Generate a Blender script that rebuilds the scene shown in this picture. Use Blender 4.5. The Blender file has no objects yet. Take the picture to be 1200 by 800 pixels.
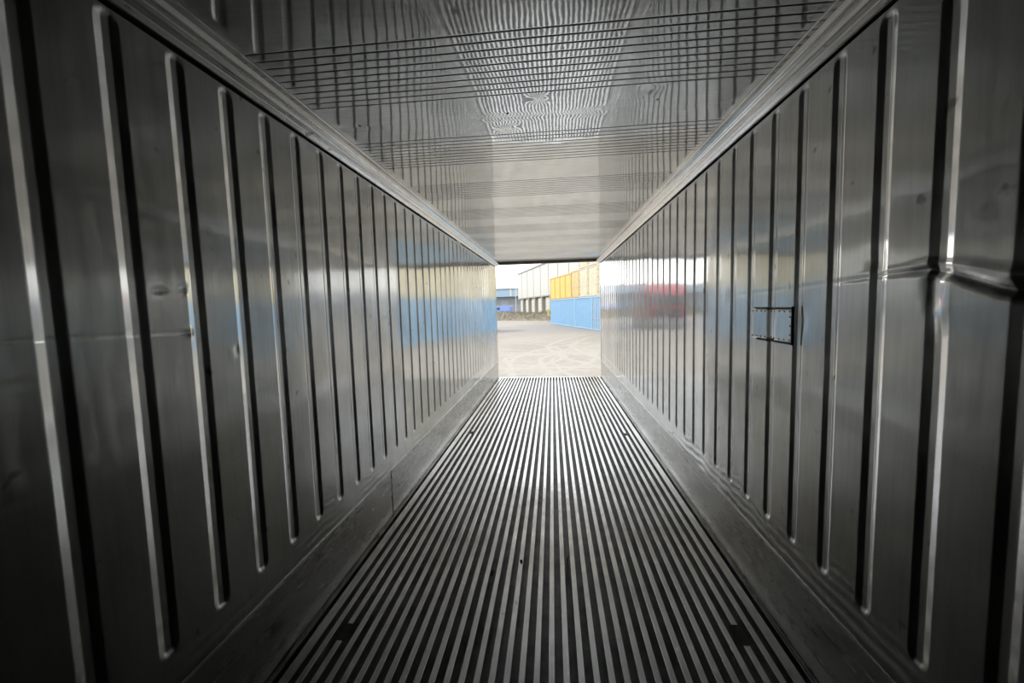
import bpy, bmesh, math, random
from mathutils import Vector, Matrix
random.seed(7)
SC = bpy.context.scene
COL = SC.collection

# ---------------------------------------------------------------- camera, sky, sun, exposure
cam_d = bpy.data.cameras.new('camera'); cam = bpy.data.objects.new('camera', cam_d); COL.objects.link(cam)
cam_d.sensor_width = 36.0; cam_d.lens = 488.387 / 1200 * 36.0; cam_d.clip_start = 0.02; cam_d.clip_end = 600
_yaw, _pit, _rol = -0.0982, -0.0830, -0.0274
_f = Vector((math.sin(_yaw)*math.cos(_pit), math.cos(_yaw)*math.cos(_pit), math.sin(_pit)))
_r0 = _f.cross(Vector((0, 0, 1))).normalized(); _u0 = _r0.cross(_f)
_r = _r0*math.cos(_rol) + _u0*math.sin(_rol); _u = -_r0*math.sin(_rol) + _u0*math.cos(_rol)
cam.matrix_world = Matrix(((_r.x, _u.x, -_f.x, 0.0964), (_r.y, _u.y, -_f.y, 0.0), (_r.z, _u.z, -_f.z, 1.5786), (0, 0, 0, 1)))
SC.camera = cam

SC.view_settings.view_transform = 'Standard'; SC.view_settings.look = 'None'
SC.view_settings.gamma = 1.0; SC.view_settings.use_curve_mapping = False
SC.view_settings.exposure = 0.0
SC.cycles.max_bounces = 24; SC.cycles.glossy_bounces = 20; SC.cycles.diffuse_bounces = 6
SC.cycles.sample_clamp_indirect = 12.0
SC.cycles.use_denoising = True

SKY = 2.7
w = bpy.data.worlds.new('sky'); SC.world = w; w.use_nodes = True
nt = w.node_tree; nt.nodes.clear()
_o = nt.nodes.new('ShaderNodeOutputWorld'); _b = nt.nodes.new('ShaderNodeBackground')
_tc = nt.nodes.new('ShaderNodeTexCoord'); _sx = nt.nodes.new('ShaderNodeSeparateXYZ'); _cr = nt.nodes.new('ShaderNodeValToRGB')
nt.links.new(_tc.outputs['Generated'], _sx.inputs[0]); nt.links.new(_sx.outputs['Z'], _cr.inputs[0])
_cr.color_ramp.elements[0].position = 0.0; _cr.color_ramp.elements[0].color = (1.0, 0.985, 0.96, 1)
_cr.color_ramp.elements[1].position = 0.7; _cr.color_ramp.elements[1].color = (0.84, 0.90, 1.0, 1)
_e = _cr.color_ramp.elements.new(0.22); _e.color = (0.97, 0.98, 1.0, 1)
nt.links.new(_cr.outputs[0], _b.inputs[0]); _b.inputs[1].default_value = SKY
nt.links.new(_b.outputs[0], _o.inputs[0])

sun_d = bpy.data.lights.new('sun', 'SUN'); sun = bpy.data.objects.new('sun', sun_d); COL.objects.link(sun)
sun_d.energy = 3.4; sun_d.angle = math.radians(4); sun_d.color = (1.0, 0.94, 0.84)
sun.rotation_euler = Vector((0.62, 0.35, -0.70)).to_track_quat('-Z', 'Y').to_euler()
sun.location = (-20, -12, 30)

W = 1.145          # half width inside
D = 9.24           # door plane
BACK = -2.30       # bulkhead plane
HC = 2.555         # ceiling
GZ = -0.60         # yard level

# ---------------------------------------------------------------- materials
def sock(n, *names):
    for k in names:
        if k in n.inputs: return n.inputs[k]
def new_mat(name):
    m = bpy.data.materials.new(name); m.use_nodes = True
    return m, m.node_tree, m.node_tree.nodes['Principled BSDF']
def coords(t, scale):
    tc = t.nodes.new('ShaderNodeTexCoord'); mp = t.nodes.new('ShaderNodeMapping')
    mp.inputs['Scale'].default_value = scale
    t.links.new(tc.outputs['Object'], mp.inputs[0]); return mp.outputs[0]
def noise(t, vec, scale, detail=3, rough=0.5):
    n = t.nodes.new('ShaderNodeTexNoise'); n.inputs['Scale'].default_value = scale
    n.inputs['Detail'].default_value = detail; n.inputs['Roughness'].default_value = rough
    t.links.new(vec, n.inputs['Vector']); return n.outputs['Fac']
def ramp(t, fac, stops):
    r = t.nodes.new('ShaderNodeValToRGB'); els = r.color_ramp.elements
    while len(els) < len(stops): els.new(0.5)
    for e, (p, c) in zip(els, stops):
        e.position = p; e.color = (c, c, c, 1) if isinstance(c, (int, float)) else (*c, 1)
    t.links.new(fac, r.inputs[0]); return r.outputs[0]
def mixc(t, fac, a, b, mode='MIX'):
    m = t.nodes.new('ShaderNodeMix'); m.data_type = 'RGBA'; m.blend_type = mode
    for s, v in ((m.inputs[0], fac), (m.inputs[6], a), (m.inputs[7], b)):
        if isinstance(v, bpy.types.NodeSocket): t.links.new(v, s)
        elif isinstance(v, (int, float)): s.default_value = v
        else: s.default_value = (*v, 1)
    return m.outputs[2]
def bump(t, h, dist, strength=1.0, prev=None):
    b = t.nodes.new('ShaderNodeBump'); b.inputs['Distance'].default_value = dist; b.inputs['Strength'].default_value = strength
    t.links.new(h, b.inputs['Height'])
    if prev: t.links.new(prev, b.inputs['Normal'])
    return b.outputs[0]

def steel(name, base, r0, r1, wav=0.004, wscale=2.2, brush=(9, 9, 0.6), metal=1.0, spots=True, tint=0.75, haze=None, hz=0.4):
    m, t, p = new_mat(name)
    big = noise(t, coords(t, (1, 1, 1)), 1.7, 5, 0.6)
    fine = noise(t, coords(t, brush), 6, 4, 0.65)
    dirt = ramp(t, big, [(0.30, tint), (0.62, 1.0)])
    col = mixc(t, 1.0, base, dirt, 'MULTIPLY')
    col = mixc(t, 1.0, col, ramp(t, fine, [(0.25, 0.86), (0.6, 1.0)]), 'MULTIPLY')
    if spots:
        sp = noise(t, coords(t, (1, 1, 0.8)), 14, 2, 0.5)
        col = mixc(t, 1.0, col, ramp(t, sp, [(0.24, 0.55), (0.30, 1.0)]), 'MULTIPLY')
    t.links.new(col, p.inputs['Base Color'])
    p.inputs['Metallic'].default_value = metal
    rr = t.nodes.new('ShaderNodeMapRange'); t.links.new(mixc(t, 0.5, big, fine), rr.inputs[0])
    rr.inputs[1].default_value = 0.3; rr.inputs[2].default_value = 0.7
    rr.inputs[3].default_value = r0; rr.inputs[4].default_value = r1
    t.links.new(rr.outputs[0], p.inputs['Roughness'])
    wv = noise(t, coords(t, (1, 1, 0.8)), wscale, 2, 0.45)
    n = bump(t, wv, wav)
    w2 = noise(t, coords(t, (1, 1, 0.7)), wscale*5, 2, 0.5)
    n = bump(t, w2, wav*0.10, 1.0, n)
    t.links.new(n, p.inputs['Normal'])
    if haze:                                  # a film of grime scatters part of the reflection widely
        g = t.nodes.new('ShaderNodeBsdfGlossy'); t.links.new(col, g.inputs['Color']); g.inputs['Roughness'].default_value = haze
        t.links.new(n, g.inputs['Normal'])
        mx = t.nodes.new('ShaderNodeMixShader'); mx.inputs[0].default_value = hz
        t.links.new(p.outputs[0], mx.inputs[1]); t.links.new(g.outputs[0], mx.inputs[2])
        t.links.new(mx.outputs[0], t.nodes['Material Output'].inputs[0])
    return m

def plain(name, col, rough=0.6, metal=0.0, var=0.12, scale=3.0, bd=0.0):
    m, t, p = new_mat(name)
    n = noise(t, coords(t, (1, 1, 1)), scale, 4, 0.6)
    c = mixc(t, 1.0, col, ramp(t, n, [(0.3, 1.0 - var), (0.7, 1.0)]), 'MULTIPLY')
    t.links.new(c, p.inputs['Base Color'])
    p.inputs['Roughness'].default_value = rough; p.inputs['Metallic'].default_value = metal
    if bd: t.links.new(bump(t, n, bd), p.inputs['Normal'])
    return m

M_WALL = steel('wall_steel', (0.69, 0.695, 0.685), 0.05, 0.12, wav=0.006, wscale=1.6, haze=0.28, hz=0.31)
M_CEIL = steel('ceiling_steel', (0.70, 0.70, 0.68), 0.02, 0.04, wav=0.0015, wscale=2.4, haze=0.28, hz=0.36, brush=(1, 9, 9), spots=False, tint=0.85)
M_KICK = steel('kick_plate_steel', (0.52, 0.52, 0.50), 0.20, 0.34, wav=0.0012, brush=(2, 0.3, 3), tint=0.75, spots=False)
M_COVE = steel('cove_aluminium', (0.80, 0.79, 0.76), 0.12, 0.22, wav=0.002, brush=(9, 0.5, 9), tint=0.8)
M_RAIL = steel('rail_aluminium', (0.76, 0.76, 0.745), 0.16, 0.30, wav=0.001, wscale=9, brush=(12, 1.2, 12), tint=0.62)
M_DECK = plain('dirty_deck', (0.24, 0.235, 0.23), 0.5, 0.7, 0.6, 7)
M_DARK = plain('dark_gap', (0.02, 0.02, 0.02), 0.8)
M_SEAL = plain('black_sealant', (0.012, 0.012, 0.012), 0.45)
M_PAINT = plain('white_paint', (0.62, 0.62, 0.60), 0.5, 0, 0.15)
M_GASK = plain('door_gasket', (0.42, 0.41, 0.39), 0.6)

# ---------------------------------------------------------------- mesh helpers
def link(name, bm, mat, parent=None, smooth=False):
    me = bpy.data.meshes.new(name)
    bm.normal_update(); bm.to_mesh(me); bm.free()
    if smooth:
        for p in me.polygons: p.use_smooth = True
    for x in (mat if isinstance(mat, (list, tuple)) else [mat]): me.materials.append(x)
    o = bpy.data.objects.new(name, me); COL.objects.link(o)
    if parent: o.parent = parent
    return o
def struct(name, bm, mat, smooth=False):
    o = link(name, bm, mat, None, smooth); o['kind'] = 'structure'; return o
def tag(o, label, cat, group=None, kind=None):
    o['label'] = label; o['category'] = cat
    if group: o['group'] = group
    if kind: o['kind'] = kind
    return o
def thing(name, label, cat, loc=(0, 0, 0), rz=0.0, group=None):
    o = bpy.data.objects.new(name, None); COL.objects.link(o); o.empty_display_size = 0.2
    o.location = loc; o.rotation_euler = (0, 0, rz); return tag(o, label, cat, group)
def dup(o, parent=None):
    c = o.copy(); COL.objects.link(c)
    if parent: c.parent = parent
    for ch in list(o.children): dup(ch, c)
    return c
def box(bm, x0, x1, y0, y1, z0, z1, mi=0):
    v = [bm.verts.new((x, y, z)) for x in (x0, x1) for y in (y0, y1) for z in (z0, z1)]
    for f in ((0, 1, 3, 2), (4, 6, 7, 5), (0, 4, 5, 1), (2, 3, 7, 6), (0, 2, 6, 4), (1, 5, 7, 3)):
        bm.faces.new([v[i] for i in f]).material_index = mi
def cyl(bm, p0, p1, r, n=12, r1=None):
    p0, p1 = Vector(p0), Vector(p1); a = (p1 - p0).normalized()
    s = a.cross(Vector((0, 0, 1)) if abs(a.z) < 0.9 else Vector((1, 0, 0))).normalized(); q = a.cross(s)
    r1 = r if r1 is None else r1
    A = [bm.verts.new(p0 + (s*math.cos(2*math.pi*i/n) + q*math.sin(2*math.pi*i/n))*r) for i in range(n)]
    B = [bm.verts.new(p1 + (s*math.cos(2*math.pi*i/n) + q*math.sin(2*math.pi*i/n))*r1) for i in range(n)]
    for i in range(n): bm.faces.new((A[i], A[(i+1) % n], B[(i+1) % n], B[i]))
    bm.faces.new(A[::-1]); bm.faces.new(B)
def prism(bm, prof, y0, y1, mi=0):
    """profile of (x,z) points extruded along y, closed"""
    A = [bm.verts.new((x, y0, z)) for x, z in prof]; B = [bm.verts.new((x, y1, z)) for x, z in prof]
    n = len(prof)
    for i in range(n): bm.faces.new((A[i], A[(i+1) % n], B[(i+1) % n], B[i])).material_index = mi
    bm.faces.new(A[::-1]).material_index = mi; bm.faces.new(B).material_index = mi
def sstep(a, b, x):
    t = max(0.0, min(1.0, (x-a)/(b-a))); return t*t*(3-2*t)

# ---------------------------------------------------------------- walls (pressed steel liner with grooves)
PITCH = 0.2175
GD = 0.0078
def groove(t):
    """depth of one pressed groove, t = distance from the middle of its near slope"""
    s = t + 0.0138                      # from the near lip
    return GD*max(0.0, min(1.0, s/0.0278, (0.0725 - s)/0.0225))
REL = [round(q - 0.0138, 5) for q in (-0.004, -0.0013, 0.0013, 0.004, 0.0139, 0.0238, 0.0265, 0.0291, 0.032, 0.039, 0.0460, 0.0487, 0.0513, 0.054, 0.0612, 0.068, 0.0712, 0.0738, 0.077)]
def gauss(y, z, y0, z0, sy, sz): return math.exp(-((y-y0)/sy)**2 - ((z-z0)/sz)**2)

def wall_depth(side, y, z, phase):
    yy = y
    if side > 0:
        yy = y - 0.018*(math.exp(-((z-1.615)/0.07)**2) if z < 1.615 else math.exp(-((z-1.615)/0.016)**2))*math.exp(-((y-1.24)/0.07)**2)
    t = (yy - phase + PITCH/2) % PITCH - PITCH/2
    if not (phase + math.floor((yy - phase + PITCH/2)/PITCH)*PITCH < D - 0.15): t = -1
    tt = t if t > -0.05 else 9
    # rounded ends
    ze = 0.035*abs((tt-0.0235)/0.036)**2*0.6
    end = sstep(0.487 + ze, 0.512 + ze, z)*(1 - sstep(2.432 - ze, 2.455 - ze, z))
    d = groove(tt)*end if abs(tt) < 0.1 else 0.0
    if side > 0:
        # long crease: shallow towards the doors, deep near the camera
        pts = [(2.9, 1.60), (2.3, 1.615), (1.69, 1.635), (1.43, 1.646), (1.284, 1.650), (1.20, 1.630), (1.08, 1.588), (0.95, 1.578), (0.6, 1.60)]
        zc = 1.6
        for (a, za), (b, zb) in zip(pts, pts[1:]):
            if b <= y <= a: zc = zb + (za-zb)*(y-b)/(a-b)
        amp = 0.0005*(1-sstep(2.2, 2.9, y)) + 0.0012*(1-sstep(1.45, 1.8, y)) + 0.011*(1 - sstep(1.10, 1.50, y))*sstep(0.55, 0.9, y)
        amp *= 0.75 + 0.35*math.sin(y*37)*math.sin(y*13+1)
        q = (z - zc)/(0.007 + 0.009*(1 - sstep(1.0, 1.4, y)))
        d += amp*math.exp(-q*q) - 0.35*amp*math.exp(-((q-2.2)/1.1)**2)
        d += 0.005*gauss(y, z, 1.865, 1.482, 0.028, 0.045)      # dent beside the patch
        d -= 0.006*gauss(y, z, 1.245, 1.52, 0.02, 0.05)
        d += 0.002*gauss(y, z, 1.72, 1.28, 0.02, 0.02) + 0.002*gauss(y, z, 1.11, 1.79, 0.03, 0.02)
        d += 0.0025*gauss(y, z, 1.50, 1.70, 0.03, 0.03) + 0.003*gauss(y, z, 2.62, 1.60, 0.02, 0.05)
    else:
        d += 0.004*gauss(y, z, 1.221, 1.661, 0.010, 0.010) + 0.004*gauss(y, z, 1.315, 1.673, 0.010, 0.012)
        d -= 0.004*gauss(y, z, 1.317, 1.52, 0.012, 0.016)
        d += 0.006*gauss(y, z, 1.525, 1.435, 0.012, 0.020) - 0.003*gauss(y, z, 1.50, 1.43, 0.012, 0.03)
        d -= 0.003*gauss(y, z, 0.895, 1.24, 0.015, 0.015)
        d += 0.002*gauss(y, z, 1.63, 1.293, 0.015, 0.02)
        if y < 1.45:
            k = 1 - sstep(1.15, 1.45, y)
            d += 0.0011*k*math.exp(-((z-1.528-0.002*math.sin(y*9))/0.004)**2) + 0.0009*k*math.exp(-((z-1.43+0.02*(y-0.86)*2)/0.004)**2)
    d += 0.0011*math.sin(y*2.1+side)*math.sin(z*2.7+1) + 0.0006*math.sin(y*5.3)*math.sin(z*4.1+side*2)
    return d

def build_wall(side, phase, name):
    ys = {BACK, D}
    k = math.floor((BACK-phase)/PITCH)
    while phase + k*PITCH < D:
        for r in REL:
            y = phase + k*PITCH + r
            if BACK < y < D: ys.add(round(y, 5))
        y = phase + k*PITCH
        n = 8 if 0.7 < y < 3.0 else 3
        for j in range(1, n):
            q = y + 0.061 + (PITCH-0.077)*j/n
            if BACK < q < D: ys.add(round(q, 5))
        k += 1
    ys = sorted(ys)
    zs = [0.0, 0.2, 0.4, 0.47, 0.48] + [0.486+0.006*i for i in range(11)] + [0.57+0.08*i for i in range(10)] + [1.36+0.012*i for i in range(10)] \
         + [1.48+0.0055*i for i in range(42)] + [1.73+0.02*i for i in range(5)] + [1.88+0.08*i for i in range(7)] + [2.39, 2.408] + [2.416+0.006*i for i in range(10)] + [2.49, 2.56]
    zs = sorted(set(round(z, 4) for z in zs))
    bm = bmesh.new(); g = []
    for y in ys:
        g.append([bm.verts.new((side*(W + wall_depth(side, y, z, phase)), y, z)) for z in zs])
    for i in range(len(ys)-1):
        for j in range(len(zs)-1):
            q = (g[i][j], g[i][j+1], g[i+1][j+1], g[i+1][j])
            bm.faces.new(q if side < 0 else q[::-1]).smooth = True
    # insulated body of the wall behind the liner
    a, b = (W+0.035, W+0.11)
    box(bm, min(side*a, side*b), max(side*a, side*b), BACK-0.08, D, -0.25, 2.75, 1)
    o = struct(name, bm, [M_WALL, M_PAINT])
    return o
build_wall(-1, 1.115, 'wall_left')
build_wall(1, 1.227, 'wall_right')

bm = bmesh.new()
box(bm, -W-0.12, W+0.12, BACK-0.10, BACK, -0.2, 2.75)
for i in range(9):                                       # air return louvre ribs of the bulkhead
    box(bm, -W+0.1, W-0.1, BACK, BACK+0.012, 0.35+i*0.22, 0.37+i*0.22)
struct('wall_back', bm, M_WALL)

# ---------------------------------------------------------------- ceiling: smooth sheet with groups of ten pressed lines
lines = []
g0 = 1.562
for gi in range(-4, 9):
    st = g0 + gi*0.883
    for j in range(10): lines.append(st + j*0.0487)
def ceil_h(x, y):
    h = 0.0
    for L in lines:
        t = (y - L)/0.0024
        if abs(t) < 2.6: h = max(h, 0.0024*math.exp(-t*t))
    h *= 1 - sstep(1.02, 1.06, abs(x))
    h += -0.0010*math.sin(x*4.3+0.6)*math.sin(y*2.9) + 0.0005*math.sin(x*9+1)*math.cos(y*7.5)
    h -= 0.0030*math.exp(-((x-0.045)/0.020)**2 - ((y-2.06)/0.028)**2)       # round dimple
    h += 0.0016*math.exp(-((y-2.235-0.01*math.sin(x*9))/0.020)**2) *(0.6+0.4*math.sin(x*6+1))
    h -= 0.0022*math.exp(-((x+0.13)/0.04)**2 - ((y-2.36)/0.03)**2)
    h += 0.002*math.exp(-((x-0.55)/0.05)**2 - ((y-2.05)/0.05)**2)
    return h
ysr = {BACK, D}
for L in lines:
    for t in (-0.0095, -0.0078, -0.0062, -0.0045, -0.003, -0.0018, -0.0008, 0, 0.0008, 0.0018, 0.003, 0.0045, 0.0062, 0.0078, 0.0095):
        if BACK < L+t < D: ysr.add(round(L+t, 5))
y = BACK
while y < D:
    if all(abs(y-L) > 0.012 for L in lines): ysr.add(round(y, 5))
    y += 0.02 if 1.2 < y < 3.3 else 0.05
xs = [-W-0.04 + (2*W+0.08)*i/90 for i in range(91)]
bm = bmesh.new(); g = []
for y in sorted(ysr): g.append([bm.verts.new((x, y, HC + ceil_h(x, y))) for x in xs])
for i in range(len(g)-1):
    for j in range(len(xs)-1):
        bm.faces.new((g[i][j], g[i+1][j], g[i+1][j+1], g[i][j+1])).smooth = True
box(bm, -W-0.11, W+0.11, BACK-0.08, D, HC+0.02, HC+0.20, 1)
struct('ceiling', bm, [M_CEIL, M_PAINT])

# small dark screws left in the ceiling sheet
bm = bmesh.new()
cyl(bm, (0, 0, -0.0015), (0, 0, 0.006), 0.006, 10)
for v in bm.verts: pass
scr = link('ceiling_screw', bm, M_SEAL)
scr.location = (-0.11, 2.19, HC); tag(scr, 'dark screw head in the ceiling, in the middle of the bright floor reflection', 'screw', 'screws in the ceiling sheet')
for (x, y, lb) in ((-0.90, 2.21, 'dark screw head in the ceiling, nearest the left cove strip'), (0.62, 2.16, 'dark screw head in the ceiling, nearest the right cove strip')):
    c = scr.copy(); COL.objects.link(c); c.location = (x, y, HC); c['label'] = lb

# ---------------------------------------------------------------- cove strips along the ceiling corners
def cove(side, name):
    prof = [(0.002, 2.478), (0.014, 2.469), (0.019, 2.470), (0.034, 2.478), (0.036, 2.482), (0.052, 2.489), (0.055, 2.486), (0.060, 2.488), (0.068, 2.498),
            (0.069, 2.503), (0.080, 2.508), (0.084, 2.506), (0.090, 2.510), (0.098, 2.524), (0.099, 2.545), (0.103, 2.548), (0.103, 2.60), (-0.02, 2.60), (-0.02, 2.478)]
    bm = bmesh.new()
    pr = [(side*(W - x), z) for x, z in prof]
    if side > 0: pr = pr[::-1]
    prism(bm, pr, BACK, D-0.005)
    bmesh.ops.recalc_face_normals(bm, faces=bm.faces)
    o = struct(name, bm, M_COVE)
    m = o.modifiers.new('bevel', 'BEVEL'); m.width = 0.0016; m.segments = 2; m.limit_method = 'ANGLE'
    return o
cove(-1, 'trim_1'); cove(1, 'trim_2')
# dark open joint below each cove strip
for s, n in ((-1, 'trim_3'), (1, 'trim_4')):
    bm = bmesh.new(); box(bm, *sorted((s*(W-0.0015), s*(W+0.01))), BACK, D, 2.459, 2.476); struct(n, bm, M_DARK)
# rivets along the coves
rv_mesh = None
def rivet_mesh(r=0.005, h=0.003):
    bm = bmesh.new(); bmesh.ops.create_uvsphere(bm, u_segments=8, v_segments=5, radius=r)
    for v in bm.verts: v.co.z *= h/r
    return bm
for s, nm in ((-1, 'left'), (1, 'right')):
    bm = bmesh.new()
    y = 1.2
    while y < 6:
        c = rivet_mesh(0.004, 0.003)
        for v in c.verts: v.co += Vector((0, 0, 0))
        me = bpy.data.meshes.new('t'); c.to_mesh(me); c.free()
        n0 = len(bm.verts); bm.from_mesh(me); bpy.data.meshes.remove(me)
        bm.verts.ensure_lookup_table()
        for v in bm.verts[n0:]: v.co += Vector((s*(W-0.028), y, 2.481))
        y += 0.36
    o = struct('trim_%d' % (5 if s < 0 else 6), bm, M_SEAL)

# ---------------------------------------------------------------- kick plates
def kick(side, name, cuts):
    prof = [(0.0, -0.06), (0.006, -0.06), (0.006, 0.362), (0.0035, 0.372), (0.0, 0.374)]
    bm = bmesh.new()
    for a, b in zip(cuts, cuts[1:]):
        pr = [(side*(W - x), z) for x, z in prof]
        if side > 0: pr = pr[::-1]
        prism(bm, pr, a+0.002, b-0.002)
    # pressed strip lap above the plate
    bmesh.ops.recalc_face_normals(bm, faces=bm.faces)
    return struct(name, bm, M_KICK)
kick(-1, 'baseboard_left', [BACK, 2.95, D]); kick(1, 'baseboard_right', [BACK, 4.4, D])
# black joint where two left kick plates meet
bm = bmesh.new(); box(bm, -W-0.001, -W+0.0068, 2.944, 2.956, 0.0, 0.37); struct('trim_7', bm, M_DARK)

# ---------------------------------------------------------------- floor: extruded aluminium T bars over a dirty deck
bm = bmesh.new()
box(bm, -W, W, BACK, D-0.02, -0.30, -0.062, 1)
P = 0.0637
def tbar(x, w, y0, y1, z=0.0):
    h = w/2
    prof = [(x-h, z-0.0015), (x-h+0.0015, z), (x+h-0.0015, z), (x+h, z-0.0015), (x+h, z-0.005), (x+0.003, z-0.007), (x+0.003, -0.061), (x-0.003, -0.061), (x-0.003, z-0.007), (x-h, z-0.005)]
    prism(bm, prof, y0, y1)
for k in range(-16, 17):
    x = k*P
    z = random.uniform(-0.0008, 0.0)
    wd = 0.0285 + random.uniform(-0.001, 0.001)
    if k == -15: tbar(x, wd, BACK, 1.79, z); tbar(x, wd, 1.90, 5.05, z); tbar(x, wd, 5.15, D, z)
    elif k == 15: tbar(x, wd, BACK, 1.88, z); tbar(x, wd, 2.01, 5.0, z); tbar(x, wd, 5.1, D, z)
    else: tbar(x, wd, BACK, D, z)
for s in (-1, 1):
    # wide edge rail, dark gutter, thin bright lip against the kick plate
    a, b = sorted((s*1.062, s*1.108)); box(bm, a, b, BACK, D, -0.006, -0.001)
    a, b = sorted((s*1.083, s*1.089)); box(bm, a, b, BACK, D, -0.061, -0.006)
    a, b = sorted((s*1.1300, s*1.1350)); box(bm, a, b, BACK, D, -0.061, 0.006)
bmesh.ops.recalc_face_normals(bm, faces=bm.faces)
struct('floor', bm, [M_RAIL, M_DECK])

# door sill and frame
bm = bmesh.new(); box(bm, -W-0.12, W+0.12, D, D+0.06, -0.34, -0.012); struct('trim_8', bm, M_RAIL)
bm = bmesh.new(); box(bm, -W-0.12, W+0.12, D, D+0.06, 2.505, 2.75); struct('trim_9', bm, M_GASK)
for s, n in ((-1, 'trim_10'), (1, 'trim_11')):
    bm = bmesh.new(); box(bm, *sorted((s*(W-0.002), s*(W+0.12))), D, D+0.06, -0.012, 2.505); struct(n, bm, M_COVE)

# ---------------------------------------------------------------- repair patch riveted on the right wall
pt = thing('repair_patch', 'riveted rectangular metal patch with black sealant edge on the right wall', 'patch', (W, 2.127, 1.46))
PH = 1.227
def patch_x(y, z): return -(0.0022 - wall_depth(1, y+2.127, z+1.46, PH)) 
def patch_sheet(y0, y1, z0, z1, th, ny=40, nz=10, skew=0.0):
    bm = bmesh.new(); g = []
    for i in range(ny+1):
        y = y0 + (y1-y0)*i/ny; row = []
        for j in range(nz+1):
            z = z0 + (z1-z0)*j/nz + skew*(0.5 - i/ny)*(1 if j == nz else (-1 if j == 0 else 0))*0
            d = wall_depth(1, y+2.127, 1.30, PH)
            row.append((bm.verts.new((d - th, y, z)), bm.verts.new((d - 0.0005, y, z))))
        g.append(row)
    for i in range(ny):
        for j in range(nz):
            bm.faces.new((g[i][j][0], g[i+1][j][0], g[i+1][j+1][0], g[i][j+1][0])).smooth = True
    for i in range(ny):
        for j in (0, nz): bm.faces.new((g[i][j][0], g[i+1][j][0], g[i+1][j][1], g[i][j][1]))
    for j in range(nz):
        for i in (0, ny): bm.faces.new((g[i][j][0], g[i][j+1][0], g[i][j+1][1], g[i][j][1]))
    bmesh.ops.recalc_face_normals(bm, faces=bm.faces)
    return bm
PY0, PY1, PZ0, PZ1 = -0.186, 0.190, -0.078, 0.078
link('plate', patch_sheet(PY0, PY1, PZ0, PZ1, 0.003), M_WALL, pt)
def seal(y0, y1, z0, z1, th): return patch_sheet(y0, y1, z0, z1, th, 30 if abs(y1-y0) > .1 else 4, 4)
for a in ((PY0-0.007, PY0+0.003, PZ0-0.006, PZ1+0.008, 0.006), (PY0, PY1-0.04, PZ1-0.001, PZ1+0.005, 0.006), (PY0, PY1-0.06, PZ0-0.005, PZ0+0.001, 0.006)):
    link('sealant_bead', seal(*a), M_SEAL, pt)
rm = None
for row, n in ((PZ1-0.014, 9), (PZ0+0.014, 9)):
    for i in range(n):
        y = PY0 + 0.018 + (PY1-PY0-0.036)*i/(n-1)
        x = wall_depth(1, y+2.127, 1.30, PH) - 0.0035
        if rm is None:
            bm = rivet_mesh(0.0042, 0.0024); bmesh.ops.rotate(bm, verts=bm.verts, matrix=Matrix.Rotation(math.pi/2, 3, 'Y'))
            r = link('rivet', bm, M_SEAL, pt, True); rm = r; r['label'] = 'dark rivet head'
        else:
            r = rm.copy(); COL.objects.link(r)
        r.location = (x, y, row)
for z in (-0.04, 0.0, 0.04):
    r = rm.copy(); COL.objects.link(r); r.location = (wall_depth(1, PY0+0.014+2.127, 1.30, PH)-0.0035, PY0+0.014, z)

# ---------------------------------------------------------------- litter between the floor bars
M_WOOD = plain('dark_chip', (0.03, 0.027, 0.023), 0.9)
M_PAPER = plain('white_scrap', (0.8, 0.8, 0.78), 0.8)
def chip(name, x, y, z, sx, sy, sz, rz, mat, label, cat, group=None):
    bm = bmesh.new(); bmesh.ops.create_icosphere(bm, subdivisions=2, radius=1)
    rnd = random.Random(int(x*1000)+int(y*777))
    for v in bm.verts:
        f = 0.75 + 0.45*rnd.random(); v.co = Vector((v.co.x*sx*f, v.co.y*sy*f, v.co.z*sz))
    o = link(name, bm, mat); o.location = (x, y, z+sz*0.9); o.rotation_euler = (0, 0, rz)
    return tag(o, label, cat, group)
chip('paper_scrap', 0.159, 2.454, -0.061, 0.006, 0.010, 0.058, 0.2, M_PAPER, 'tiny white scrap caught between two floor bars just right of the middle', 'scrap')
chip('wood_chip', -0.289, 2.331, 0.0, 0.010, 0.030, 0.006, -0.1, M_WOOD, 'larger dark chip of dirt lying on the floor bars left of the middle', 'debris')
chip('wood_chip', -0.125, 2.457, 0.0, 0.008, 0.016, 0.005, 0.3, M_WOOD, 'smaller dark chip of dirt lying on the floor bars near the middle', 'debris')

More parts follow.
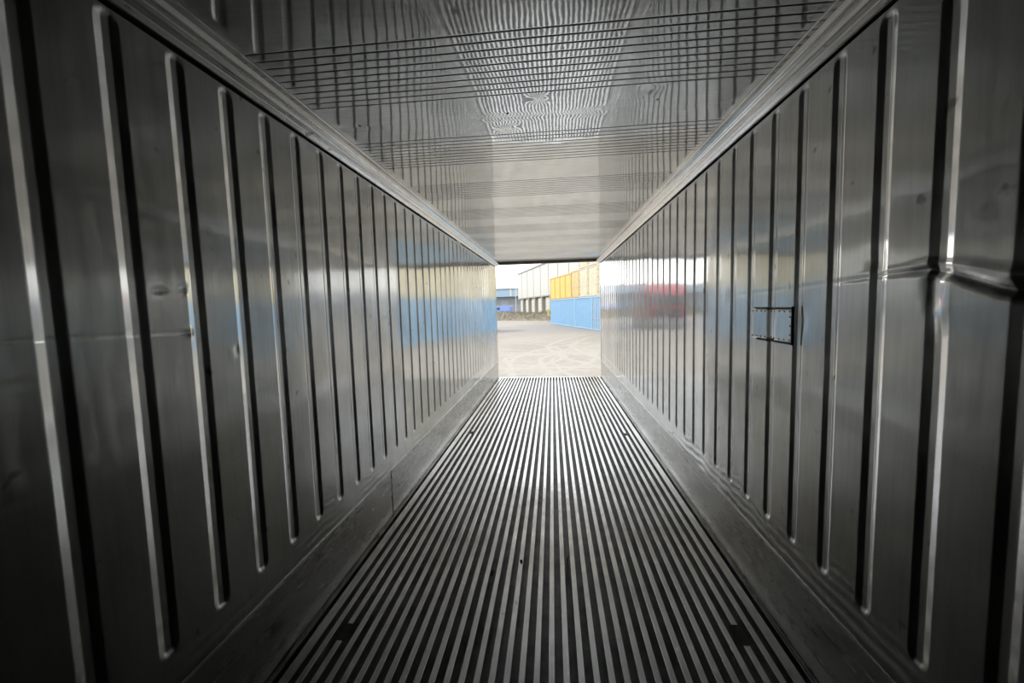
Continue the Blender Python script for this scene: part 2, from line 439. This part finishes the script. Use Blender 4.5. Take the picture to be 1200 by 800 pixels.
# ================================================================ OUTSIDE
def ground_mat():
    m, t, p = new_mat('dirt_yard')
    tc = t.nodes.new('ShaderNodeTexCoord'); V = tc.outputs['Object']
    n1 = noise(t, V, 0.25, 5, 0.6); n2 = noise(t, V, 3.0, 5, 0.65)
    base = mixc(t, ramp(t, n1, [(0.35, 0.0), (0.65, 1.0)]), (0.248, 0.222, 0.186), (0.288, 0.259, 0.217))
    base = mixc(t, 1.0, base, ramp(t, n2, [(0.3, 0.80), (0.7, 1.0)]), 'MULTIPLY')
    # tyre tracks: pale compacted arcs with a tread pattern
    def arc(cx, cy, R, wd):
        d = t.nodes.new('ShaderNodeVectorMath'); d.operation = 'DISTANCE'
        sub = t.nodes.new('ShaderNodeVectorMath'); sub.operation = 'MULTIPLY'; sub.inputs[1].default_value = (1, 1, 0)
        t.links.new(V, sub.inputs[0]); t.links.new(sub.outputs[0], d.inputs[0]); d.inputs[1].default_value = (cx, cy, 0)
        a = t.nodes.new('ShaderNodeMath'); a.operation = 'SUBTRACT'; t.links.new(d.outputs['Value'], a.inputs[0]); a.inputs[1].default_value = R
        wob = t.nodes.new('ShaderNodeMath'); wob.operation = 'MULTIPLY_ADD'; t.links.new(n1, wob.inputs[0]); wob.inputs[1].default_value = 1.2; t.links.new(a.outputs[0], wob.inputs[2])
        b = t.nodes.new('ShaderNodeMath'); b.operation = 'ABSOLUTE'; t.links.new(wob.outputs[0], b.inputs[0])
        mr = t.nodes.new('ShaderNodeMapRange'); t.links.new(b.outputs[0], mr.inputs[0])
        mr.inputs[1].default_value = wd*0.5; mr.inputs[2].default_value = wd; mr.inputs[3].default_value = 1; mr.inputs[4].default_value = 0
        return mr.outputs[0]
    tot = None
    for a in ((9.0, 16.0, 11.2, 0.16), (9.0, 16.0, 10.0, 0.14), (9.0, 16.0, 9.5, 0.10), (-7.0, 19.0, 8.2, 0.16), (-7.0, 19.0, 9.6, 0.14),
              (3.0, 32.0, 14.0, 0.2), (3.0, 32.0, 12.6, 0.16), (0.5, 17.0, 3.0, 0.14), (0.5, 17.0, 3.7, 0.10), (16.0, 22.0, 15.4, 0.2), (16.0, 22.0, 16.6, 0.2), (-3.0, 40.0, 22.0, 0.25), (-3.0, 40.0, 26.2, 0.22)):
        s = arc(*a)
        if tot is None: tot = s
        else:
            mx = t.nodes.new('ShaderNodeMath'); mx.operation = 'MAXIMUM'; t.links.new(tot, mx.inputs[0]); t.links.new(s, mx.inputs[1]); tot = mx.outputs[0]
    n3 = noise(t, V, 9.0, 2, 0.5)
    trk = t.nodes.new('ShaderNodeMath'); trk.operation = 'MULTIPLY'; t.links.new(tot, trk.inputs[0])
    t.links.new(ramp(t, n3, [(0.3, 0.3), (0.6, 0.9)]), trk.inputs[1])
    base = mixc(t, trk.outputs[0], base, (0.285, 0.262, 0.222))
    # greyer worn band further out
    sy = t.nodes.new('ShaderNodeSeparateXYZ'); t.links.new(V, sy.inputs[0])
    ad = t.nodes.new('ShaderNodeMath'); ad.operation = 'MULTIPLY_ADD'; t.links.new(n1, ad.inputs[0]); ad.inputs[1].default_value = 8.0; t.links.new(sy.outputs['Y'], ad.inputs[2])
    mr = t.nodes.new('ShaderNodeMapRange'); t.links.new(ad.outputs[0], mr.inputs[0]); mr.inputs[1].default_value = 36; mr.inputs[2].default_value = 41; mr.inputs[3].default_value = 0; mr.inputs[4].default_value = 1
    mr2 = t.nodes.new('ShaderNodeMapRange'); t.links.new(ad.outputs[0], mr2.inputs[0]); mr2.inputs[1].default_value = 48; mr2.inputs[2].default_value = 53; mr2.inputs[3].default_value = 1; mr2.inputs[4].default_value = 0
    mm = t.nodes.new('ShaderNodeMath'); mm.operation = 'MULTIPLY'; t.links.new(mr.outputs[0], mm.inputs[0]); t.links.new(mr2.outputs[0], mm.inputs[1])
    m7 = t.nodes.new('ShaderNodeMath'); m7.operation = 'MULTIPLY'; t.links.new(mm.outputs[0], m7.inputs[0]); m7.inputs[1].default_value = 0.8
    base = mixc(t, m7.outputs[0], base, (0.205, 0.190, 0.178))
    t.links.new(base, p.inputs['Base Color']); p.inputs['Roughness'].default_value = 0.9
    n = bump(t, n2, 0.05); n = bump(t, n3, 0.02, 1.0, n); t.links.new(n, p.inputs['Normal'])
    return m
bm = bmesh.new()
N = 90
g = [[bm.verts.new((-160+320*i/N, -40+340*j/N, GZ)) for j in range(N+1)] for i in range(N+1)]
for i in range(N):
    for j in range(N): bm.faces.new((g[i][j], g[i+1][j], g[i+1][j+1], g[i][j+1]))
struct('ground', bm, ground_mat())

# grassy bank in front of the warehouse
from mathutils import noise as mn
def bank_y(x): return 66.0 - (x+9)*0.55 if x > -9 else 66.0 - (x+9)*0.12
def bank_w(x): return min(12.0, 95.0 - (max(x, -7.55)+7.55)*3.46 - bank_y(x) - 0.8)
def bank_h(u, v):    # u along, v across 0..1
    s = math.sin(math.pi*v)**0.8
    return 1.15*s*(1 + 0.22*mn.noise(Vector((u*0.18, v*2, 3)))) + 0.10*mn.noise(Vector((u*1.3, v*9, 1)))*s
M_BANK = plain('dry_earth_bank', (0.20, 0.175, 0.13), 0.95, 0, 0.4, 1.3, 0.08)
bm = bmesh.new(); g = []
for i in range(161):
    x = -70 + 71.2*i/160; g.append([])
    for j in range(13):
        v = j/12; y0 = bank_y(x)
        g[-1].append(bm.verts.new((x, y0 + bank_w(x)*v, GZ + bank_h(x, v) - 0.02)))
for i in range(160):
    for j in range(12): bm.faces.new((g[i][j], g[i+1][j], g[i+1][j+1], g[i][j+1])).smooth = True
struct('grass_bank', bm, M_BANK)
M_GRASS = plain('dry_grass', (0.23, 0.20, 0.14), 0.9, 0, 0.45, 0.6)
bm = bmesh.new()
for i in range(4200):
    x = random.uniform(-26, 1.1); v = random.uniform(0.03, 0.75)
    y0 = bank_y(x)
    b = Vector((x, y0+bank_w(x)*v, GZ + bank_h(x, v) - 0.05)); h = random.uniform(0.18, 0.5); a = random.uniform(0, 6.28)
    s = Vector((math.cos(a), math.sin(a), 0))*0.04; tip = b + Vector((random.uniform(-.15, .15), random.uniform(-.15, .15), h))
    q = Vector((-s.y, s.x, 0))
    vs = [bm.verts.new(b+s), bm.verts.new(b-s), bm.verts.new(b+q), bm.verts.new(tip)]
    bm.faces.new((vs[0], vs[1], vs[3])); bm.faces.new((vs[1], vs[2], vs[3])); bm.faces.new((vs[2], vs[0], vs[3]))
tag(link('dry_grass', bm, M_GRASS), 'dry brown grass growing over the low bank before the warehouse', 'grass', None, 'stuff')

# ---------------------------------------------------------------- shipping containers
def paint(name, col): return plain(name, col, 0.45, 0, 0.10, 1.2)
MB = paint('blue_container_paint', (0.15, 0.285, 0.43))
MBd = paint('blue_container_trim', (0.22, 0.37, 0.50))
MO = paint('orange_container_paint', (0.52, 0.38, 0.10)); MOd = paint('orange_container_trim', (0.44, 0.27, 0.08))
MY = paint('pale_yellow_container_paint', (0.54, 0.48, 0.30)); MYd = paint('beige_container_trim', (0.42, 0.38, 0.28))
M_GALV = plain('galvanised_bar', (0.55, 0.56, 0.57), 0.4, 0.6)
M_RUB = plain('rubber', (0.05, 0.05, 0.05), 0.8)
M_BADGE = plain('grey_lettering', (0.25, 0.22, 0.20), 0.6)

def corr(bm, L, z0, z1, y, out, p=0.28, d=0.036):
    """corrugated panel along local x from 0..L at y, valleys away from `out`"""
    n = max(2, round(L/p)); p = L/n; xs = []
    for i in range(n):
        a = i*p; xs += [(a, 0), (a+p*0.25, 0), (a+p*0.5-0.0, 1), (a+p*0.75, 1)]
    xs.append((L, 0))
    A = [bm.verts.new((x, y - out*d*k, z0)) for x, k in xs]; B = [bm.verts.new((x, y - out*d*k, z1)) for x, k in xs]
    for i in range(len(xs)-1):
        q = (A[i], A[i+1], B[i+1], B[i]); bm.faces.new(q if out < 0 else q[::-1])

def container(name, Wd, Ln, H, mp, mt, label, doors=True, group=None):
    """local frame: front face on y=0 spanning x 0..Wd, body going to +y for Ln"""
    c = thing(name, label, 'shipping container', group=group)
    ps = 0.13
    for y in (0, Ln-0.12):
        for x in (0, Wd-ps):
            bm = bmesh.new(); box(bm, x, x+ps, y, y+0.12, 0.12, H-0.12); link('corner_post', bm, mt, c)
            for z in (0, H-0.12):
                bm = bmesh.new(); box(bm, x-0.004, x+ps+0.02, y-0.004, y+0.124+0.02, z, z+0.118); link('corner_casting', bm, mt, c)
    for x, o in ((0.03, -1), (Wd-0.03, 1)):
        bm = bmesh.new(); n = bmesh.new()
        corr(bm, Ln-0.24, 0.16, H-0.10, 0, o)
        for v in bm.verts: v.co = Vector((x + v.co.y, 0.12 + v.co.x, v.co.z))
        n.free(); link('side_panel', bm, mp, c)
    bm = bmesh.new(); corr(bm, Wd-0.26, 0.16, H-0.10, 0, 1)
    for v in bm.verts: v.co = Vector((0.13+v.co.x, Ln-0.03+v.co.y, v.co.z))
    link('end_panel', bm, mp, c)
    bm = bmesh.new(); box(bm, 0.02, Wd-0.02, 0.02, Ln-0.02, H-0.06, H-0.03); link('roof', bm, mp, c)
    bm = bmesh.new(); box(bm, 0.02, Wd-0.02, 0.05, Ln-0.05, 0.12, 0.16); link('underframe', bm, mt, c)
    for y in (0, Ln-0.06):
        for z in (0.03, H-0.11):
            bm = bmesh.new(); box(bm, ps, Wd-ps, y, y+0.06, z, z+0.11); link('end_rail', bm, mt, c)
    for x in (0, Wd-0.06):
        for z in (0.03, H-0.10):
            bm = bmesh.new(); box(bm, x, x+0.06, 0.12, Ln-0.12, z, z+0.09); link('side_rail', bm, mt, c)
    if doors:
        mid = Wd/2
        for k, (x0, x1) in enumerate(((ps+0.01, mid-0.008), (mid+0.008, Wd-ps-0.01))):
            bm = bmesh.new(); box(bm, x0, x1, 0.035, 0.06, 0.15, H-0.12)
            z = 0.30
            for zz in (0.30, 0.82, 1.34, 1.86):           # pressed swages
                box(bm, x0+0.07, x1-0.07, 0.020, 0.036, zz, zz+0.34 if zz+0.34 < H-0.2 else H-0.2)
            dr = link('door', bm, mp, c)
            for xx in (x0+0.26, x1-0.26):
                b2 = bmesh.new(); cyl(b2, (xx, 0.0, 0.10), (xx, 0.0, H-0.08), 0.018, 8)
                for zz in (0.16, 0.65, 1.25, 1.9, H-0.2): box(b2, xx-0.05, xx+0.05, -0.004, 0.036, zz, zz+0.07)
                link('locking_bar', b2, M_GALV, dr)
                b2 = bmesh.new(); box(b2, xx-0.02, xx+0.32*(1 if xx < (x0+x1)/2 else -1)*0.9, -0.035, -0.012, 1.02, 1.055) if xx < (x0+x1)/2 else box(b2, xx-0.29, xx+0.02, -0.035, -0.012, 1.02, 1.055)
                link('door_handle', b2, M_GALV, dr)
            for zz in (0.3, 0.9, 1.5, 2.1):
                b2 = bmesh.new(); xh = x0-0.03 if k == 0 else x1-0.05; box(b2, xh, xh+0.08, -0.006, 0.036, zz, zz+0.11); link('hinge', b2, M_BADGE, dr)
    else:
        bm = bmesh.new(); corr(bm, Wd-0.26, 0.16, H-0.10, 0.03, -1)
        for v in bm.verts: v.co.x += 0.13
        link('front_panel', bm, mp, c)
    return c

A0 = Vector((-0.125, 50.62, GZ)); dv = Vector((0.2425, -0.9701, 0)).normalized()
RZ = math.atan2(dv.y, dv.x)           # local x along the row towards the camera, local y away from the yard lane
def at_row(s, z): q = A0 + dv*s; return (q.x, q.y, z)
S1 = 9.95; S2 = 4.75
HB = 2.88
# two blue containers side-on: face along the row
c = container('shipping_container', S1, 2.44, HB, MB, MBd, 'long blue container standing side-on on the yard, far end of the blue row', doors=False, group='blue containers on the ground')
c.location = at_row(0, GZ); c.rotation_euler = (0, 0, RZ)
c = container('shipping_container', S2-0.04, 2.44, HB, MB, MBd, 'shorter blue container standing side-on, between the long blue one and blue doors', doors=False, group='blue containers on the ground')
c.location = at_row(S1+0.04, GZ); c.rotation_euler = (0, 0, RZ)
s = S1 + S2 + 0.06
proto = container('shipping_container', 2.44, 6.06, HB, MB, MBd, 'blue container with its locked doors facing the yard, beside the right doorpost', group='blue containers on the ground')
proto.location = at_row(s, GZ); proto.rotation_euler = (0, 0, RZ)
for i in range(1, 7):
    c = dup(proto); c.location = at_row(s + i*2.50, GZ)
    c['label'] = 'blue container seen only as a reflection in the steel walls'
    c['group'] = 'blue containers mirrored in the walls'
# second tier: five orange ends, then pale yellow ones; third tier pale yellow
op = container('shipping_container', 2.10, 6.06, 2.50, MO, MOd, '', doors=False, group='orange containers on the blue row')
olab = ['orange container end at the far end of the upper tier', 'orange container end, second from the far end of the upper tier',
        'orange container end in the middle of the five orange ones', 'orange container end just before the last orange one with doors']
OW = [2.30, 2.30, 2.30, 2.30]
for i in range(4):
    c = op if i == 0 else dup(op)
    c.location = at_row(0.1 + i*2.16 + 0.0, GZ+HB); c.rotation_euler = (0, 0, RZ); c['label'] = olab[i]
    c.scale = (1, 1, 1)
c = container('shipping_container', 2.44, 6.06, 2.59, MO, MOd, 'orange container end with locked doors, next to the pale yellow stack', group='orange containers on the blue row')
c.location = at_row(0.1 + 4*2.16 + 0.04, GZ+HB); c.rotation_euler = (0, 0, RZ)
s2 = 0.1 + 4*2.16 + 2.56
yp = container('shipping_container', 2.44, 6.06, 2.59, MY, MYd, '', group='pale yellow containers on the blue row')
vis = 0
for tier in (0, 1):
    for i in range(8 if tier == 0 else 8):
        c = yp if (tier == 0 and i == 0) else dup(yp)
        c.location = at_row(s2 + i*2.50, GZ+HB+tier*2.60); c.rotation_euler = (0, 0, RZ)
        tn = 'middle' if tier == 0 else 'top'
        if i == 0: c['label'] = 'pale yellow container with locked doors in the %s tier, beside the orange ones' % tn
        elif i == 1: c['label'] = 'pale yellow container with locked doors in the %s tier, second from the orange ones' % tn
        elif i == 2: c['label'] = 'pale yellow container with locked doors in the %s tier, cut by the right doorpost' % tn
        else:
            c['label'] = 'pale yellow stacked container seen only as a reflection in the steel walls'; c['group'] = 'pale yellow containers mirrored in the walls'

# ---------------------------------------------------------------- warehouse
M_CLAD = plain('pale_cladding', (0.40, 0.40, 0.375), 0.55, 0, 0.05)
M_JOINT = plain('cladding_joint', (0.24, 0.24, 0.225), 0.6)
M_COLB = plain('brown_wall', (0.26, 0.245, 0.205), 0.7, 0, 0.2)
M_DOCK = plain('white_dock_door', (0.42, 0.42, 0.40), 0.5, 0, 0.05)
wc = Vector((-7.55, 95.0, GZ)); we = Vector((-0.10, 69.2, GZ)); wd = (we-wc); wl = wd.length; wd.normalize()
wh = thing('warehouse', 'large pale clad warehouse with a row of white dock doors beyond the bank', 'building', tuple(wc), math.atan2(wd.y, wd.x))
LW = 42.0; TOPZ = 8.78-GZ; MIDZ = 3.43-GZ
bm = bmesh.new(); box(bm, 0, LW, 0, 60, MIDZ, TOPZ); link('upper_wall', bm, M_CLAD, wh)
bm = bmesh.new(); box(bm, 0.3, LW, 0.5, 60, 0, MIDZ); link('lower_wall', bm, M_COLB, wh)
bm = bmesh.new(); box(bm, -0.15, LW+0.1, -0.15, 60.2, TOPZ, TOPZ+0.16); link('roof_edge', bm, M_JOINT, wh)
bm = bmesh.new(); box(bm, 0, LW, -0.05, 0.5, MIDZ-0.22, MIDZ); link('lower_edge', bm, M_COLB, wh)
for i in range(12):
    x = 9.7-5.35*1 + 5.35*i - 0.1
    if x > LW: break
    bm = bmesh.new(); box(bm, x-0.07, x+0.07, -0.035, 0.0, MIDZ, TOPZ); link('panel_joint', bm, M_JOINT, wh)
for i in range(8):
    x = 1.2 + 5.35*i
    if x + 3.3 > LW: continue
    bm = bmesh.new(); box(bm, x, x+3.3, 0.30, 0.52, 0.1, MIDZ-0.35)
    dd = link('dock_door', bm, M_DOCK, wh)
    for q in range(1, 5):
        b2 = bmesh.new(); box(b2, x, x+3.3, 0.285, 0.30, 0.1+q*0.65, 0.13+q*0.65); link('door_seam', b2, M_JOINT, dd)
    if i < 7:
        bm = bmesh.new(); box(bm, x+3.5, x+4.1, -0.05, 0.5, 0, MIDZ-0.2); link('pier', bm, M_COLB, wh)

# low blue and grey building at the left
M_BLU2 = plain('light_blue_fascia', (0.22, 0.32, 0.42), 0.5, 0, 0.08)
M_GRY2 = plain('grey_blue_wall', (0.20, 0.215, 0.225), 0.7, 0, 0.12)
M_WIN = plain('pale_window', (0.2, 0.23, 0.25), 0.3, 0, 0.05)
lb = thing('low_building', 'low building with a light blue fascia over grey walls, left of the warehouse', 'building', (-90, 130, GZ))
bm = bmesh.new(); box(bm, 0, 82, 0, 30, 5.35, 7.7); link('fascia', bm, M_BLU2, lb)
bm = bmesh.new(); box(bm, 0.5, 82, 1.2, 30, 0, 5.35); link('lower_wall', bm, M_GRY2, lb)
bm = bmesh.new(); box(bm, -0.2, 82.2, -0.2, 30, 7.7, 7.95); link('roof_edge', bm, M_GRY2, lb)
for x in range(4, 82, 7):
    bm = bmesh.new(); box(bm, x, x+2.4, 1.1, 1.25, 1.6, 4.2); link('window', bm, M_WIN, lb)
for x in (73.5, 75.2):
    bm = bmesh.new(); box(bm, x+3.5, x+4.1, -0.08, 0.0, 5.4, 7.65); link('fascia_joint', bm, M_DOCK, lb)

# lamp post
lp = thing('lamp_post', 'thin pale lamp post standing at the corner of the warehouse', 'lamp post', (-7.25, 85.0, GZ))
bm = bmesh.new(); cyl(bm, (0, 0, 0), (0, 0, 6.3), 0.10, 10, 0.07); link('pole', bm, M_CLAD, lp)
bm = bmesh.new(); cyl(bm, (0, 0, 0), (0, 0, 0.5), 0.16, 10); link('base', bm, M_COLB, lp)
bm = bmesh.new(); box(bm, -0.14, 0.14, -0.55, 0.05, 6.28, 6.38); link('lamp_head', bm, M_GRY2, lp)

# yellow marker post
M_YEL = plain('yellow_marker', (0.4, 0.35, 0.12), 0.5)
mp_ = thing('marker_post', 'small yellow marker post beside the far end of the blue containers', 'post', (-0.43, 56.0, GZ))
bm = bmesh.new(); cyl(bm, (0, 0, 0), (0, 0, 1.0), 0.05, 10); link('pole', bm, M_GRY2, mp_)
bm = bmesh.new(); box(bm, -0.14, 0.14, -0.07, 0.0, 0.85, 1.75); link('board', bm, M_YEL, mp_)

# vehicles
def wheel(parent, x, y, r, wdt, rim=0.55):
    bm = bmesh.new(); cyl(bm, (x-wdt/2, y, r), (x+wdt/2, y, r), r, 20); t_ = link('wheel', bm, M_RUB, parent)
    bm = bmesh.new(); cyl(bm, (x-wdt/2-0.01, y, r), (x+wdt/2+0.01, y, r), r*rim, 16); link('hub', bm, M_GALV, t_)
M_VB = plain('blue_van_paint', (0.14, 0.22, 0.48), 0.35, 0, 0.05); M_GL = plain('dark_glass', (0.04, 0.05, 0.06), 0.1)
vn = thing('van', 'bright blue van parked before the low blue building', 'van', (-12.4, 104, GZ), math.radians(68))
prof = [(-2.6, 0.35), (2.5, 0.35), (2.6, 1.05), (1.75, 1.25), (1.15, 2.15), (0.9, 2.45), (-2.5, 2.5), (-2.62, 2.3)]
bm = bmesh.new(); prism(bm, [(x, z) for x, z in prof], -0.95, 0.95)
for v in bm.verts: v.co = Vector((-v.co.y, v.co.x, v.co.z))
bmesh.ops.recalc_face_normals(bm, faces=bm.faces); link('body', bm, M_VB, vn)
bm = bmesh.new()
V4 = [bm.verts.new(q) for q in ((-0.85, 1.22, 2.09), (0.85, 1.22, 2.09), (0.88, 1.76, 1.30), (-0.88, 1.76, 1.30))]
bm.faces.new(V4); bmesh.ops.solidify(bm, geom=bm.faces[:], thickness=0.04); link('windscreen', bm, M_GL, vn)
for sx in (-0.96, 0.96):
    bm = bmesh.new(); box(bm, sx-0.01, sx+0.01, 0.1, 1.15, 1.45, 2.1); link('side_window', bm, M_GL, vn)
for y in (-1.7, 1.7):
    for x in (-0.85, 0.85): wheel(vn, x, y, 0.36, 0.24)

M_RED = plain('red_truck_paint', (0.36, 0.045, 0.06), 0.4, 0, 0.08)
tr = thing('truck', 'red truck tractor outside, seen only as a reflection in the right wall', 'truck', (-6.85, 36.0, GZ), math.radians(180))
bm = bmesh.new(); prism(bm, [(-1.1, 0.9), (1.15, 0.75), (1.25, 1.9), (1.0, 3.1), (0.3, 3.75), (-1.1, 3.75)], -1.22, 1.22)
for v in bm.verts: v.co = Vector((-v.co.y, v.co.x, v.co.z))
bmesh.ops.recalc_face_normals(bm, faces=bm.faces)
bmesh.ops.bevel(bm, geom=bm.edges[:], offset=0.06, segments=2, affect='EDGES'); link('cab', bm, M_RED, tr)
bm = bmesh.new(); box(bm, -1.05, 1.05, 1.12, 1.26, 1.95, 2.85); link('windscreen', bm, M_GL, tr)
bm = bmesh.new(); box(bm, -1.2, 1.2, 1.15, 1.38, 0.45, 0.95); link('bumper', bm, M_GRY2, tr)
bm = bmesh.new(); box(bm, -0.9, 0.9, 1.2, 1.28, 1.05, 1.75); link('grille', bm, M_GL, tr)
bm = bmesh.new(); box(bm, -0.5, 0.5, -4.6, 0.4, 0.72, 1.02); link('chassis', bm, M_GRY2, tr)
for sx in (-1.24, 1.22):
    bm = bmesh.new(); box(bm, sx, sx+0.03, 0.0, 0.85, 2.0, 2.8); link('side_window', bm, M_GL, tr)
for y in (0.45, -2.6, -3.9):
    for x in (-1.0, 1.0): wheel(tr, x, y, 0.5, 0.34)
